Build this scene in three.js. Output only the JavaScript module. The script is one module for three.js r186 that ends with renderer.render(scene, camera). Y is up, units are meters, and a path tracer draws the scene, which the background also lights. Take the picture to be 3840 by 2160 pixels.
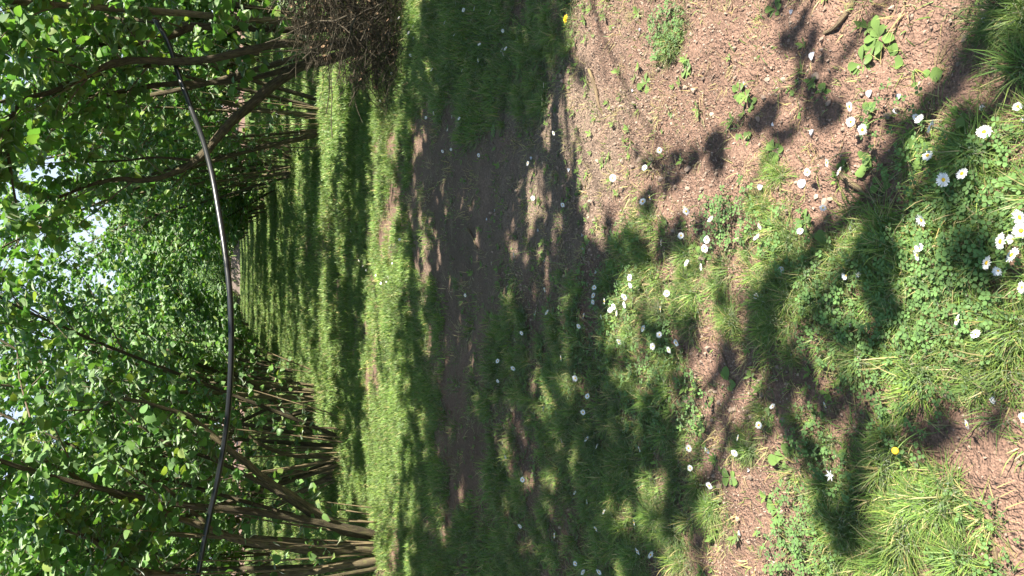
import * as THREE from 'three';
import { mergeGeometries } from 'three/addons/utils/BufferGeometryUtils.js';
import { createNoise2D, createNoise3D } from 'simplex-noise';

// ---------------------------------------------------------------- camera, sky, sun, exposure
const scene = new THREE.Scene();
const EYE = new THREE.Vector3(0, 1.3, 0), PITCH = 0.357, YAW = -0.0125, FOCAL = 2950;   // focal length in pixels of the 3840 x 2160 photograph
const FWD = new THREE.Vector3(Math.sin(YAW) * Math.cos(PITCH), -Math.sin(PITCH), -Math.cos(YAW) * Math.cos(PITCH));
const RIGHT = new THREE.Vector3(Math.cos(YAW), 0, Math.sin(YAW));
const UPV = new THREE.Vector3().crossVectors(RIGHT, FWD);
const camera = new THREE.PerspectiveCamera(2 * Math.atan(1080 / FOCAL) * 180 / Math.PI, 16 / 9, 0.05, 500);
camera.position.copy(EYE);
camera.up.copy(RIGHT);                       // the photograph was taken with the phone upright and lies on its side
camera.lookAt(EYE.clone().add(FWD));
scene.add(camera);

const SUN_EL = 52 * Math.PI / 180, SUN_AZ = 13 * Math.PI / 180;      // from the right of the path, a little behind the viewer
const SUN = new THREE.Vector3(Math.cos(SUN_EL) * Math.cos(SUN_AZ), Math.sin(SUN_EL), Math.cos(SUN_EL) * Math.sin(SUN_AZ));
const skyTex = (() => {                       // clear spring sky: pale and hazy low down, blue overhead, brighter towards the sun
  const w = 512, h = 256, a = new Float32Array(w * h * 4);
  for (let j = 0; j < h; j++) for (let i = 0; i < w; i++) {
    const el = ((j + 0.5) / h - 0.5) * Math.PI, az = ((i + 0.5) / w - 0.5) * 2 * Math.PI, y = Math.sin(el), c = Math.cos(el);
    const d = c * Math.cos(az) * SUN.x + y * SUN.y + c * Math.sin(az) * SUN.z, t = Math.pow(Math.max(0, y), 0.45), glow = 0.12 * Math.pow(Math.max(0, d), 6);
    const k = (j * w + i) * 4, low = y < 0 ? 0.6 : 1;
    a[k] = (0.38 * (1 - t) + 0.06 * t + glow) * low; a[k + 1] = (0.43 * (1 - t) + 0.11 * t + glow * 0.95) * low; a[k + 2] = (0.48 * (1 - t) + 0.22 * t + glow * 0.85) * low; a[k + 3] = 1;
  }
  const t = new THREE.DataTexture(a, w, h, THREE.RGBAFormat, THREE.FloatType);
  t.mapping = THREE.EquirectangularReflectionMapping; t.magFilter = THREE.LinearFilter; t.minFilter = THREE.LinearFilter; t.needsUpdate = true;
  return t;
})();
scene.background = skyTex;
scene.environment = skyTex;
const sun = new THREE.DirectionalLight(new THREE.Color().setRGB(1, 0.93, 0.80), 5);
sun.position.copy(SUN).multiplyScalar(60);
sun.castShadow = true;
sun.shadow.mapSize.set(4096, 4096);
Object.assign(sun.shadow.camera, { left: -30, right: 30, top: 30, bottom: -30, near: 1, far: 140 });
scene.add(sun, sun.target);
sun.target.position.set(0, 0, -12);
const renderer = new THREE.WebGLRenderer({ antialias: true });
renderer.toneMapping = THREE.LinearToneMapping;
renderer.toneMappingExposure = 3.8;
renderer.shadowMap.enabled = true;

// ---------------------------------------------------------------- helpers
function rng(seed) {
  let a = seed >>> 0;
  return () => { a = (a + 0x6D2B79F5) | 0; let t = Math.imul(a ^ (a >>> 15), 1 | a); t = (t + Math.imul(t ^ (t >>> 7), 61 | t)) ^ t; return ((t ^ (t >>> 14)) >>> 0) / 4294967296; };
}
const n2 = createNoise2D(rng(11)), n2b = createNoise2D(rng(12)), n3 = createNoise3D(rng(13));
const V = (x, y, z) => new THREE.Vector3(x, y, z);
const lerp = (a, b, t) => a + (b - a) * t;
const clamp = (x, a, b) => Math.min(b, Math.max(a, x));
const smooth = (a, b, x) => { const t = clamp((x - a) / (b - a), 0, 1); return t * t * (3 - 2 * t); };
const RGB = (r, g, b) => new THREE.Color().setRGB(r, g, b);
const fbm = (f, x, y, o = 3) => { let s = 0, a = 0.5; for (let i = 0; i < o; i++) { s += a * f(x, y); x = x * 2.03 + 17.1; y = y * 2.03 - 9.3; a *= 0.5; } return s; };

function hgt(x, z) {                          // relief of the ground
  const d = Math.hypot(x, z + 0.2);
  let h = 0.028 * n2(x * 0.55, z * 0.55) + 0.05 * smooth(1.5, 2.6, Math.abs(x)) ;
  h += 0.014 * n2b(x * 2.1 + 5, z * 2.1);
  if (d < 9) h += (1 - smooth(4, 9, d)) * (0.006 * n2(x * 9, z * 9 + 3) + 0.0035 * n2b(x * 23, z * 23));
  if (d < 4) h += (1 - smooth(2.2, 4, d)) * (0.003 * n2(x * 55, z * 55) + 0.0016 * n2b(x * 120, z * 120));
  return h;
}
const ray = (sx, sy) => FWD.clone().addScaledVector(RIGHT, (1080 - sy) / FOCAL).addScaledVector(UPV, (1920 - sx) / FOCAL);
const onGround = (sx, sy, up = 0) => { const d = ray(sx, sy), t = (EYE.y - up) / -d.y; return V(d.x * t, up, d.z * t); };
const D = 3840 / 2576;
const spot = (px, py, up = 0) => onGround(px * D, py * D, up);
const at = (px, py, depth) => { const d = ray(px * D, py * D); return EYE.clone().addScaledVector(d, depth / -d.z); };

const used = new Map();
function numbered(name) { const k = used.get(name) || 0; used.set(name, k + 1); return k ? `${name}_${String(k).padStart(3, '0')}` : name; }
function thing(name, label, category, group) {
  const o = new THREE.Group();
  o.name = numbered(name); o.userData = { label, category };
  if (group) o.userData.group = group;
  scene.add(o);
  return o;
}
function part(parent, name, geometry, material, kind) {
  const m = new THREE.Mesh(geometry, material);
  m.name = name; if (kind) m.userData.kind = kind;
  parent.add(m);
  return m;
}
function geo(pos, idx, col, uv) {
  const g = new THREE.BufferGeometry();
  g.setAttribute('position', new THREE.Float32BufferAttribute(pos, 3));
  if (col) g.setAttribute('color', new THREE.Float32BufferAttribute(col, 3));
  if (uv) g.setAttribute('uv', new THREE.Float32BufferAttribute(uv, 2));
  g.setIndex(idx);
  g.computeVertexNormals();
  return g;
}
function dataTex(size, fn, srgb) {
  const a = new Uint8Array(size * size * 4);
  for (let j = 0; j < size; j++) for (let i = 0; i < size; i++) {
    const c = fn(i / size, j / size), k = (j * size + i) * 4;
    a[k] = clamp(c[0], 0, 1) * 255; a[k + 1] = clamp(c[1], 0, 1) * 255; a[k + 2] = clamp(c[2], 0, 1) * 255; a[k + 3] = 255;
  }
  const t = new THREE.DataTexture(a, size, size);
  t.wrapS = t.wrapT = THREE.RepeatWrapping; t.magFilter = THREE.LinearFilter; t.minFilter = THREE.LinearMipmapLinearFilter; t.generateMipmaps = true;
  if (srgb) t.colorSpace = THREE.SRGBColorSpace;
  t.needsUpdate = true;
  return t;
}
// noise that repeats over the unit square
const wrap4 = (f, u, v, k) => { const a = (1 - u), b = (1 - v); return (f(u * k, v * k) * a * b + f((u - 1) * k, v * k) * u * b + f(u * k, (v - 1) * k) * a * v + f((u - 1) * k, (v - 1) * k) * u * v) / Math.sqrt(a * a * b * b + u * u * b * b + a * a * v * v + u * u * v * v); };

// ---------------------------------------------------------------- materials
const soilColour = dataTex(1024, (u, v) => {
  const c = 0.5 * wrap4(n2, u, v, 9) + 0.0, f = wrap4(n2b, u, v, 60), g = wrap4(n2, u, v, 170), s = wrap4(n2b, u, v, 330);
  let l = 0.80 + 0.07 * c + 0.09 * f + 0.10 * g + 0.09 * s;
  const fleck = wrap4(n2, u, v, 240) > 0.78 ? 0.16 : 0;
  return [l + fleck, l * 0.985 + fleck, l * 0.965 + fleck * 0.9];
}, true);
const soilBump = dataTex(1024, (u, v) => {
  const l = 0.5 + 0.16 * wrap4(n2, u, v, 40) + 0.18 * wrap4(n2b, u, v, 95) + 0.16 * wrap4(n2, u, v, 230);
  return [l, l, l];
});
const barkColour = dataTex(512, (u, v) => {
  const streak = wrap4((a, b) => n2(a * 1.0, b * 0.22), u, v, 26), blot = wrap4(n2b, u, v, 6), fine = wrap4(n2, u, v, 60);
  const lichen = smooth(0.35, 0.6, wrap4(n2, u, v, 9) + 0.25 * fine);
  const l = 0.66 + 0.12 * streak + 0.10 * blot + 0.08 * fine;
  return [lerp(l, 0.80, lichen * 0.5), lerp(l * 0.94, 0.84, lichen * 0.5), lerp(l * 0.82, 0.60, lichen * 0.5)];
}, true);
const barkBump = dataTex(512, (u, v) => { const l = 0.5 + 0.25 * wrap4((a, b) => n2(a, b * 0.22), u, v, 26) + 0.2 * wrap4(n2b, u, v, 55); return [l, l, l]; });
const std = (o) => new THREE.MeshStandardMaterial(o);
const phys = (o) => new THREE.MeshPhysicalMaterial(o);
const M = {
  ground: std({ map: soilColour, bumpMap: soilBump, bumpScale: 0.012, roughness: 0.96, vertexColors: true }),
  grass: phys({ color: RGB(1, 1, 1), vertexColors: true, roughness: 1, transmission: 0.32, thickness: 0, clearcoat: 0.5, clearcoatRoughness: 0.4, side: THREE.DoubleSide }),
  leaf: phys({ color: RGB(1, 1, 1), roughness: 1, transmission: 0.58, thickness: 0, clearcoat: 0.35, clearcoatRoughness: 0.36, side: THREE.DoubleSide }),
  weed: phys({ color: RGB(0.125, 0.22, 0.04), roughness: 1, transmission: 0.3, thickness: 0, clearcoat: 0.25, clearcoatRoughness: 0.45, side: THREE.DoubleSide }),
  clover: phys({ color: RGB(0.10, 0.20, 0.048), roughness: 1, transmission: 0.3, thickness: 0, clearcoat: 0.2, clearcoatRoughness: 0.45, side: THREE.DoubleSide }),
  bark: std({ map: barkColour, bumpMap: barkBump, bumpScale: 0.006, color: RGB(0.30, 0.275, 0.205), roughness: 0.92 }),
  barkDark: std({ map: barkColour, bumpMap: barkBump, bumpScale: 0.008, color: RGB(0.175, 0.158, 0.118), roughness: 0.94 }),
  shoot: std({ map: barkColour, bumpMap: barkBump, bumpScale: 0.002, color: RGB(0.42, 0.36, 0.27), roughness: 0.8 }),
  twig: std({ color: RGB(0.15, 0.115, 0.08), roughness: 0.9 }),
  deadTwig: std({ map: barkColour, color: RGB(0.155, 0.14, 0.125), roughness: 0.95 }),
  stick: std({ map: barkColour, bumpMap: barkBump, bumpScale: 0.002, color: RGB(0.40, 0.33, 0.27), roughness: 0.9 }),
  pipe: phys({ color: RGB(0.012, 0.013, 0.015), roughness: 0.36, clearcoat: 0.3, clearcoatRoughness: 0.3 }),
  petal: phys({ color: RGB(0.82, 0.83, 0.84), roughness: 1, transmission: 0.25, thickness: 0, side: THREE.DoubleSide }),
  disc: std({ color: RGB(0.72, 0.43, 0.02), roughness: 0.85 }),
  stalk: std({ color: RGB(0.17, 0.26, 0.07), roughness: 0.8 }),
  fallen: phys({ color: RGB(0.66, 0.68, 0.76), roughness: 1, transmission: 0.25, thickness: 0, clearcoat: 0.3, clearcoatRoughness: 0.35, side: THREE.DoubleSide }),
  dandelion: phys({ color: RGB(0.85, 0.60, 0.01), roughness: 1, transmission: 0.2, thickness: 0, side: THREE.DoubleSide }),
  straw: std({ color: RGB(0.36, 0.27, 0.19), roughness: 0.9, side: THREE.DoubleSide }),
  stone: std({ color: RGB(0.30, 0.25, 0.22), roughness: 0.95 }),
  wall: std({ map: soilColour, bumpMap: soilBump, bumpScale: 0.02, color: RGB(0.55, 0.45, 0.43), roughness: 0.95 }),
  deadLeaf: std({ color: RGB(0.20, 0.13, 0.075), roughness: 0.95, side: THREE.DoubleSide }),
};

// ---------------------------------------------------------------- where grass grows and where the soil is bare
const patches = [];                           // [x, z, radius, amount]
const addPatch = (px, py, r, a) => { const p = spot(px, py); patches.push([p.x, p.z, r, a]); };
for (const [px, py, r] of [[1700, 80, .3], [1850, 60, .3], [1800, 250, .3], [1650, 330, .28], [1930, 330, .2], [2060, 400, .18], [1400, 420, .4], [1250, 430, .45], [1150, 550, .5], [1250, 640, .45], [1330, 560, .35], [1450, 330, .35],
  [1550, 430, .3], [1560, 250, .3], [1830, 880, .1], [1900, 865, .09], [1865, 1060, .1], [1880, 1250, .17], [1940, 1310, .14], [2250, 1010, .13], [2340, 1000, .1], [2430, 1000, .1], [2160, 1050, .09], [2550, 1390, .12], [2480, 1400, .08], [2010, 960, .08], [2110, 1180, .08], [2520, 1180, .09], [2380, 1120, .06], [1100, 360, .4], [1150, 950, .25], [2050, 130, .16], [2100, 320, .14],
  [2350, 120, .1], [2420, 210, .1], [1990, 120, .2], [1190, 1150, .2], [1330, 1180, .15], [1040, 700, .3], [2150, 470, .12], [2060, 560, .08], [2200, 520, .1]]) addPatch(px, py, r, -1);
for (const [px, py, r] of [[2300, 650, .26], [2200, 800, .26], [2060, 800, .2], [1960, 740, .16], [1780, 740, .14], [2250, 1250, .22], [2400, 1330, .22], [2120, 1400, .16], [1650, 1300, .24], [1520, 1200, .26], [1480, 950, .26], [1400, 1050, .3], [1690, 110, .12],
  [1200, 150, .45], [1100, 100, .5], [1350, 120, .3], [1020, 900, .8], [1020, 1100, .7], [1500, 1370, .3], [2340, 320, .13], [2480, 120, .1], [2450, 480, .18], [2500, 700, .2], [1300, 1300, .4], [1560, 650, .16], [1640, 560, .14], [1870, 420, .1], [1990, 400, .08],
  [2030, 520, .09], [1600, 800, .2], [1330, 260, .2], [1250, 260, .2], [1960, 1000, .12], [1660, 1020, .2], [2350, 850, .2], [2550, 900, .15], [1280, 800, .3]]) addPatch(px, py, r, 1);
function cover(x, z) {
  const d = -z, ax = Math.abs(x + 0.1);
  let c = d < 3 ? 0.36 : d < 6.5 ? lerp(0.36, 0.42, (d - 3) / 3.5) : lerp(0.5, 0.95, smooth(6.5, 10, d));
  c += 0.3 * smooth(0.7, 1.6, ax) * smooth(2, 4, d);
  c -= 0.08 * (1 - smooth(3, 5, d)); c += 0.42 * n2(x * 1.7 + 40, z * 1.7) * (d < 8 ? 1 : 0.5) + (d < 4 ? 0.38 : 0.25) * n2b(x * 5.5, z * 5.5 + 9);
  for (const [px, pz, r, a] of patches) { const q = Math.hypot(x - px, (z - pz)); if (q < r * 1.5) c += a * (a < 0 ? (pz > -2.0 ? 0.95 : 0.5) : 0.62) * (1 - smooth(r * 0.45, r * 1.5, q)); }
  if (d > 9 && x > 0.15 && x < 1.0 && d < 13) c -= 0.5;
  return clamp(c, 0, 1);
}

// ---------------------------------------------------------------- ground: one sheet, finer near the camera
{
  const zs = [], xs = [];
  for (let z = 14; z > -0.4; z -= Math.max(0.05, (z + 0.4) * 0.25)) zs.push(z);
  for (let d = 0.4; d < 160; d += Math.max(0.012, 0.0062 * d ** 1.35)) zs.push(-d);
  zs.push(-200, -300);
  const half = [];
  for (let x = 0.006; x < 120; x += x < 1 ? 0.0125 : 0.0135 * x ** 1.55) half.push(x);
  half.push(200);
  for (let i = half.length - 1; i >= 0; i--) xs.push(-half[i]);
  xs.push(...half);
  const nx = xs.length, nz = zs.length, pos = [], col = [], uv = [], idx = [];
  const pale = spot(1400, 410), pale2 = spot(1130, 560);
  for (let j = 0; j < nz; j++) for (let i = 0; i < nx; i++) {
    const x = xs[i], z = zs[j];
    pos.push(x, hgt(x, z), z); uv.push(x / 1.3, z / 1.3);
    let k = 1 + 0.16 * n2(x * 0.9, z * 0.9) + 0.10 * n2b(x * 3.3, z * 3.3);
    // trodden, paler earth on the walked line; loose reddish earth beside it
    const t = clamp(0.9 * (1 - smooth(0.2, 0.75, Math.hypot(x - pale.x, (z - pale.z) * 0.8) + 0.15 * n2(x * 4, z * 4))) + 0.6 * (1 - smooth(0.3, 1.2, Math.hypot(x - pale2.x, (z - pale2.z) * 0.6) + 0.2 * n2b(x * 3, z * 3))), 0, 1);
    col.push(lerp(0.262, 0.27, t) * k, lerp(0.163, 0.20, t) * k, lerp(0.124, 0.158, t) * k);
  }
  for (let j = 0; j < nz - 1; j++) for (let i = 0; i < nx - 1; i++) { const a = j * nx + i, b = a + 1, c = a + nx, d = c + 1; idx.push(a, b, c, b, d, c); }
  const g = geo(pos, idx, col, uv);
  const m = part(scene, 'ground', g, M.ground, 'structure');
  m.userData.label = 'reddish brown orchard soil between the hazel rows';
}

// ---------------------------------------------------------------- grass
function tuft(seed, n, spread, lo, hi, w, lean, dry) {
  const r = rng(seed), pos = [], idx = [], col = [];
  for (let b = 0; b < n; b++) {
    const a = r() * 6.283, q = Math.sqrt(r()) * spread, bx = Math.cos(a) * q, bz = Math.sin(a) * q;
    const dir = a + (r() - 0.5) * 2.4, L = lerp(lo, hi, r() * r() * 0.6 + r() * 0.4), ww = w * (0.7 + r() * 0.7), out = L * lean * (0.25 + r()), tw = dir + 1.57 + (r() - 0.5) * 1.4;
    const cx = Math.cos(dir), cz = Math.sin(dir), sx = Math.cos(tw) * ww / 2, sz = Math.sin(tw) * ww / 2, up = Math.sqrt(Math.max(0.12, 1 - Math.min(0.88, (out / L) ** 2))) * L;
    const k = pos.length / 3, hue = r();
    const c = r() < dry ? [0.36 + 0.12 * hue, 0.31 + 0.08 * hue, 0.16] : hue < 0.16 ? [0.22, 0.30, 0.05] : hue < 0.65 ? [0.155, 0.26, 0.035] : [0.105, 0.20, 0.035];
    for (let s = 0; s <= 3; s++) {
      const t = s / 3, o = out * t * t, y = up * (t - 0.22 * lean * t * t * t), f = s === 3 ? 0.05 : s === 2 ? 0.8 : 1;
      pos.push(bx + cx * o - sx * f, y - 0.004, bz + cz * o - sz * f, bx + cx * o + sx * f, y - 0.004, bz + cz * o + sz * f);
      col.push(...c, ...c);
      if (s < 3) { const q0 = k + s * 2; idx.push(q0, q0 + 1, q0 + 2, q0 + 1, q0 + 3, q0 + 2); }
    }
  }
  return geo(pos, idx, col);
}
const grass = new THREE.Group();
grass.name = 'grass'; grass.userData = { kind: 'stuff', label: 'short tufted grass growing in patches over the soil', category: 'grass' };
scene.add(grass);
const Q = new THREE.Quaternion(), E = new THREE.Euler(), MX = new THREE.Matrix4(), S3 = new THREE.Vector3(), P3 = new THREE.Vector3();
function scatter(parent, name, geoms, material, list, kind) {     // list: [x, y, z, yaw, scale, tiltx, tiltz, r, g, b, scaleY]
  const per = geoms.map(() => []);
  list.forEach((e, i) => per[i % geoms.length].push(e));
  geoms.forEach((g, v) => {
    if (!per[v].length) return;
    const m = new THREE.InstancedMesh(g, material, per[v].length);
    per[v].forEach((e, i) => {
      MX.compose(P3.set(e[0], e[1], e[2]), Q.setFromEuler(E.set(e[5] || 0, e[3], e[6] || 0, 'YXZ')), S3.set(e[4], e[4] * (e[10] || 1), e[4]));
      m.setMatrixAt(i, MX); m.setColorAt(i, new THREE.Color().setRGB(e[7] ?? 1, e[8] ?? 1, e[9] ?? 1));
    });
    m.name = name; if (kind) m.userData.kind = kind;
    parent.add(m);
  });
}
{
  const near = [1, 2, 3, 4, 5].map(s => tuft(100 + s, 46, 0.032, 0.03, 0.095, 0.0019, 0.95, 0.14));
  const big = [1, 2, 3, 4, 5, 6].map(s => tuft(150 + s, 120, 0.024, 0.05, 0.13, 0.0021, 0.95, 0.12));
  const short = [1, 2, 3, 4].map(s => tuft(200 + s, 16, 0.03, 0.012, 0.045, 0.0018, 1.1, 0.34));
  const mid = [1, 2, 3, 4].map(s => tuft(300 + s, 60, 0.075, 0.03, 0.085, 0.0036, 0.85, 0.10));
  const far = [1, 2, 3].map(s => tuft(400 + s, 90, 0.2, 0.04, 0.12, 0.007, 0.7, 0.08));
  const dry = [1, 2, 3].map(s => tuft(500 + s, 20, 0.035, 0.02, 0.07, 0.0018, 1.1, 0.9));
  const L = { near: [], big: [], short: [], mid: [], far: [], dry: [] };
  const r = rng(77);
  const push = (k, x, z, s) => { const g = 0.68 + 0.5 * r() + 0.22 * n2(x * 2.2, z * 2.2 + 60), y = r() * 0.32; L[k].push([x, hgt(x, z), z, r() * 6.283, s, (r() - 0.5) * 0.3, (r() - 0.5) * 0.3, g * (0.9 + y * 0.55), g, g * (0.95 - y * 0.3)]); };
  const fill = (x0, x1, d0, d1, perM2, fn) => { const n = (x1 - x0) * (d1 - d0) * perM2; for (let i = 0; i < n; i++) { const x = lerp(x0, x1, r()), z = -lerp(d0, d1, r()); fn(x, z, cover(x, z)); } };
  fill(-1.5, 1.5, 0.55, 3.6, 1500, (x, z, c) => { const u = r(); if (u < (c - 0.3) * 0.5) push('near', x, z, 0.5 + 0.6 * r()); else if (u < c * 0.5 + 0.09) push('short', x, z, 0.7 + 0.8 * r()); else if (u > 0.95) push('dry', x, z, 0.6 + 0.7 * r()); });
  fill(-1.5, 1.5, 0.55, 3.7, 130, (x, z, c) => { if (r() < (c - 0.26) * 1.5) { const s = 0.4 + 0.6 * r(); push('big', x, z, s); } });
  fill(-3.2, 3.2, 3.6, 8.2, 700, (x, z, c) => { const u = r(); if (z > -5.4 && u < (c - 0.2) * 0.5) push('near', x, z, 0.9 + 0.7 * r()); else if (u < (c - 0.34) * 1.2) push('mid', x, z, 0.7 + 0.6 * r()); else if (u < c * 0.5 + 0.06) push('short', x, z, 1 + 0.8 * r()); else if (u > 0.98) push('dry', x, z, 1 + r()); });
  fill(-3.6, 3.6, 8.2, 20, 150, (x, z, c) => { const u = r(); if (u < (c - 0.2) * 1.25) push(r() < 0.6 ? 'far' : 'mid', x, z, 0.7 + 0.5 * r()); });
  fill(-3.4, 3.4, 20, 56, 45, (x, z, c) => { if (r() < c) push('far', x, z, 1 + 0.5 * r()); });
  for (const s of [-1, 1]) fill(Math.min(s * 3.2, s * 14), Math.max(s * 3.2, s * 14), 3, 40, 22, (x, z, c) => { if (r() < 0.8) push('far', x, z, 1 + 0.6 * r()); });
  fill(-2.5, 2.5, 56, 90, 14, (x, z) => push('far', x, z, 1.6));
  // the larger tussocks of the foreground
  for (const [px, py, s] of [[2230, 590, 1], [2190, 650, .8], [1960, 735, .7], [2170, 920, .85], [2330, 945, 1], [1790, 1270, .9], [2150, 1335, .9], [2300, 1330, 1], [2330, 1225, .9], [2420, 1265, .9], [1560, 1165, .9], [1540, 1300, .9], [1640, 1290, 1], [1690, 120, .75], [1450, 960, .9],
    [1480, 1085, .9], [1995, 590, .7], [1850, 800, .7], [2530, 860, .9], [2120, 1240, .8], [2230, 1160, .9], [1890, 1105, .6], [2540, 60, .9], [2480, 90, .6], [2250, 1420, .9], [2440, 1420, .9], [1700, 1350, .8], [1590, 1400, .9], [2060, 660, .7], [2290, 740, .8], [1960, 800, .7], [1760, 690, .6], [2440, 700, .7], [2530, 560, .6], [2080, 1130, .55], [1960, 420, .5], [1930, 520, .5]]) {
    const p = spot(px, py);
    for (let k = 0; k < 4; k++) push('big', p.x + (r() - 0.5) * 0.06, p.z + (r() - 0.5) * 0.06, s * (0.7 + 0.4 * r()));
    for (let k = 0; k < 6; k++) push('near', p.x + (r() - 0.5) * 0.2 * s, p.z + (r() - 0.5) * 0.2 * s, s * (0.7 + 0.5 * r()));
  }
  scatter(grass, 'tussocks', big, M.grass, L.big);
  scatter(grass, 'tufts', near, M.grass, L.near);
  scatter(grass, 'short_blades', short, M.grass, L.short);
  scatter(grass, 'path_tufts', mid, M.grass, L.mid);
  scatter(grass, 'far_tufts', far, M.grass, L.far);
  scatter(grass, 'dry_tufts', dry, M.grass, L.dry);
  console.log('grass', Object.entries(L).map(([k, v]) => k + ' ' + v.length).join(', '));
}

// ---------------------------------------------------------------- clover, small leaved weeds, litter and crumbs of earth (uncountable)
{
  const r = rng(5);
  const trefoil = (seed, lf) => {
    const q = rng(seed), pos = [], idx = [];
    const h = 0.014 + 0.016 * q();
    pos.push(-0.0006, 0, 0, 0.0006, 0, 0, 0.0006, h, 0, -0.0006, h, 0); idx.push(0, 1, 2, 0, 2, 3);
    for (let l = 0; l < 3; l++) {
      const a = l * 2.094 + q() * 0.3, c = Math.cos(a), s = Math.sin(a), k = pos.length / 3, tip = -0.1 + 0.5 * q();
      const put = (u, v, y) => pos.push(c * u - s * v, h + y + tip * u, s * u + c * v);
      put(0.0006, 0, 0); put(lf * 0.5, lf * 0.42, lf * 0.12); put(lf * 0.95, lf * 0.38, lf * 0.08); put(lf * 1.02, 0, 0); put(lf * 0.95, -lf * 0.38, lf * 0.08); put(lf * 0.5, -lf * 0.42, lf * 0.12);
      idx.push(k, k + 1, k + 3, k + 1, k + 2, k + 3, k, k + 3, k + 5, k + 3, k + 4, k + 5);
    }
    return geo(pos, idx);
  };
  const clover = new THREE.Group();
  clover.name = 'clover_leaves'; clover.userData = { kind: 'stuff', label: 'low clover leaves carpeting parts of the foreground', category: 'clover' };
  scene.add(clover);
  const list = [];
  for (const [px, py, rad, n] of [[2420, 520, .13, 110], [2380, 640, .16, 160], [2280, 760, .16, 170], [2160, 830, .14, 120], [2130, 700, .1, 80], [1880, 540, .1, 90], [1830, 560, .08, 60], [1680, 880, .1, 110], [1690, 80, .09, 150], [1640, 1010, .14, 120], [2050, 1340, .12, 160],
    [2000, 1420, .1, 90], [2130, 1190, .06, 40], [1600, 650, .13, 90], [1570, 850, .16, 130], [2400, 860, .12, 90], [2460, 640, .14, 110], [2240, 900, .12, 80], [2260, 330, .1, 40], [2070, 1090, .07, 40], [1500, 780, .2, 110], [2320, 1060, .1, 40], [2520, 440, .1, 60], [2000, 600, .1, 60], [1760, 1010, .1, 70], [1420, 900, .25, 120], [2470, 1330, .1, 40]]) {
    const p = spot(px, py);
    for (let i = 0; i < n; i++) { const a = r() * 6.283, q = Math.sqrt(r()) * rad, x = p.x + Math.cos(a) * q, z = p.z + Math.sin(a) * q, g = 0.8 + 0.5 * r(); list.push([x, hgt(x, z), z, r() * 6.283, 0.7 + 0.7 * r(), (r() - 0.5) * 0.7, (r() - 0.5) * 0.7, g, g, g]); }
  }
  scatter(clover, 'trefoils', [1, 2, 3, 4].map(s => trefoil(s, 0.0072)), M.clover, list);

  const low = new THREE.Group();
  low.name = 'low_weeds'; low.userData = { kind: 'stuff', label: 'tiny broad-leaved weeds mixed into the grass', category: 'weeds' };
  scene.add(low);
  const small = (seed) => {
    const q = rng(seed), pos = [], idx = [];
    for (let l = 0; l < 7; l++) {
      const a = l * 2.4 + q(), c = Math.cos(a), s = Math.sin(a), k = pos.length / 3, len = 0.009 + 0.012 * q(), w = len * 0.42, up = 0.2 + 0.7 * q();
      const put = (u, v, y) => pos.push(c * u - s * v, y + 0.003, s * u + c * v);
      put(0, 0, 0); put(len * 0.55, w * 0.5, len * 0.5 * up + 0.001); put(len, 0, len * 0.75 * up); put(len * 0.55, -w * 0.5, len * 0.5 * up + 0.001);
      idx.push(k, k + 1, k + 2, k, k + 2, k + 3);
    }
    return geo(pos, idx);
  };
  const wl = [];
  for (let i = 0; i < 7000; i++) { const x = lerp(-1.6, 1.6, r()), z = -lerp(0.6, 5, r() * 0.6 + r() * 0.4), c = cover(x, z); if (r() < 0.12 + c * 0.55) { const g = 0.7 + 0.6 * r(); wl.push([x, hgt(x, z), z, r() * 6.283, 0.6 + 0.9 * r(), (r() - 0.5) * 0.4, (r() - 0.5) * 0.4, g * 1.05, g, g * 0.9]); } }
  scatter(low, 'small_leaves', [1, 2, 3, 4, 5].map(s => small(60 + s)), M.weed, wl);

  const litter = new THREE.Group();
  litter.name = 'straw_litter'; litter.userData = { kind: 'stuff', label: 'bits of dry straw and clippings strewn over the soil', category: 'litter' };
  scene.add(litter);
  const sliver = (seed) => {
    const q = rng(seed), pos = [], idx = [], L = 0.02 + 0.03 * q(), w = 0.0011 + 0.0012 * q(), b = (q() - 0.5) * 0.5;
    for (let s = 0; s <= 3; s++) { const t = s / 3 - 0.5, x = t * L, z = b * t * t * L, y = 0.0015 + 0.004 * (0.25 - t * t); pos.push(x, y, z - w / 2, x, y, z + w / 2); if (s < 3) idx.push(s * 2, s * 2 + 1, s * 2 + 2, s * 2 + 1, s * 2 + 3, s * 2 + 2); }
    return geo(pos, idx);
  };
  const ll = [];
  for (let i = 0; i < 9000; i++) { const x = lerp(-1.9, 1.9, r()), d = lerp(0.6, 5.5, r() * 0.5 + r() * 0.5), z = -d; if (r() > 0.4 + 0.6 * (0.5 + 0.5 * n2(x * 2.5, z * 2.5 + 30))) continue; const g = 0.45 + 0.75 * r(); ll.push([x, hgt(x, z) + 0.001, z, r() * 6.283, 0.25 + 0.75 * r() * r(), (r() - 0.5) * 0.3, (r() - 0.5) * 0.4, g, g * (0.92 + 0.08 * r()), g * (0.85 + 0.15 * r())]); }
  scatter(litter, 'straws', [1, 2, 3, 4].map(s => sliver(90 + s)), M.straw, ll);

  const crumbs = new THREE.Group();
  crumbs.name = 'soil_crumbs'; crumbs.userData = { kind: 'stuff', label: 'crumbs of loose earth and small stones on the soil', category: 'soil crumbs' };
  scene.add(crumbs);
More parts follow.
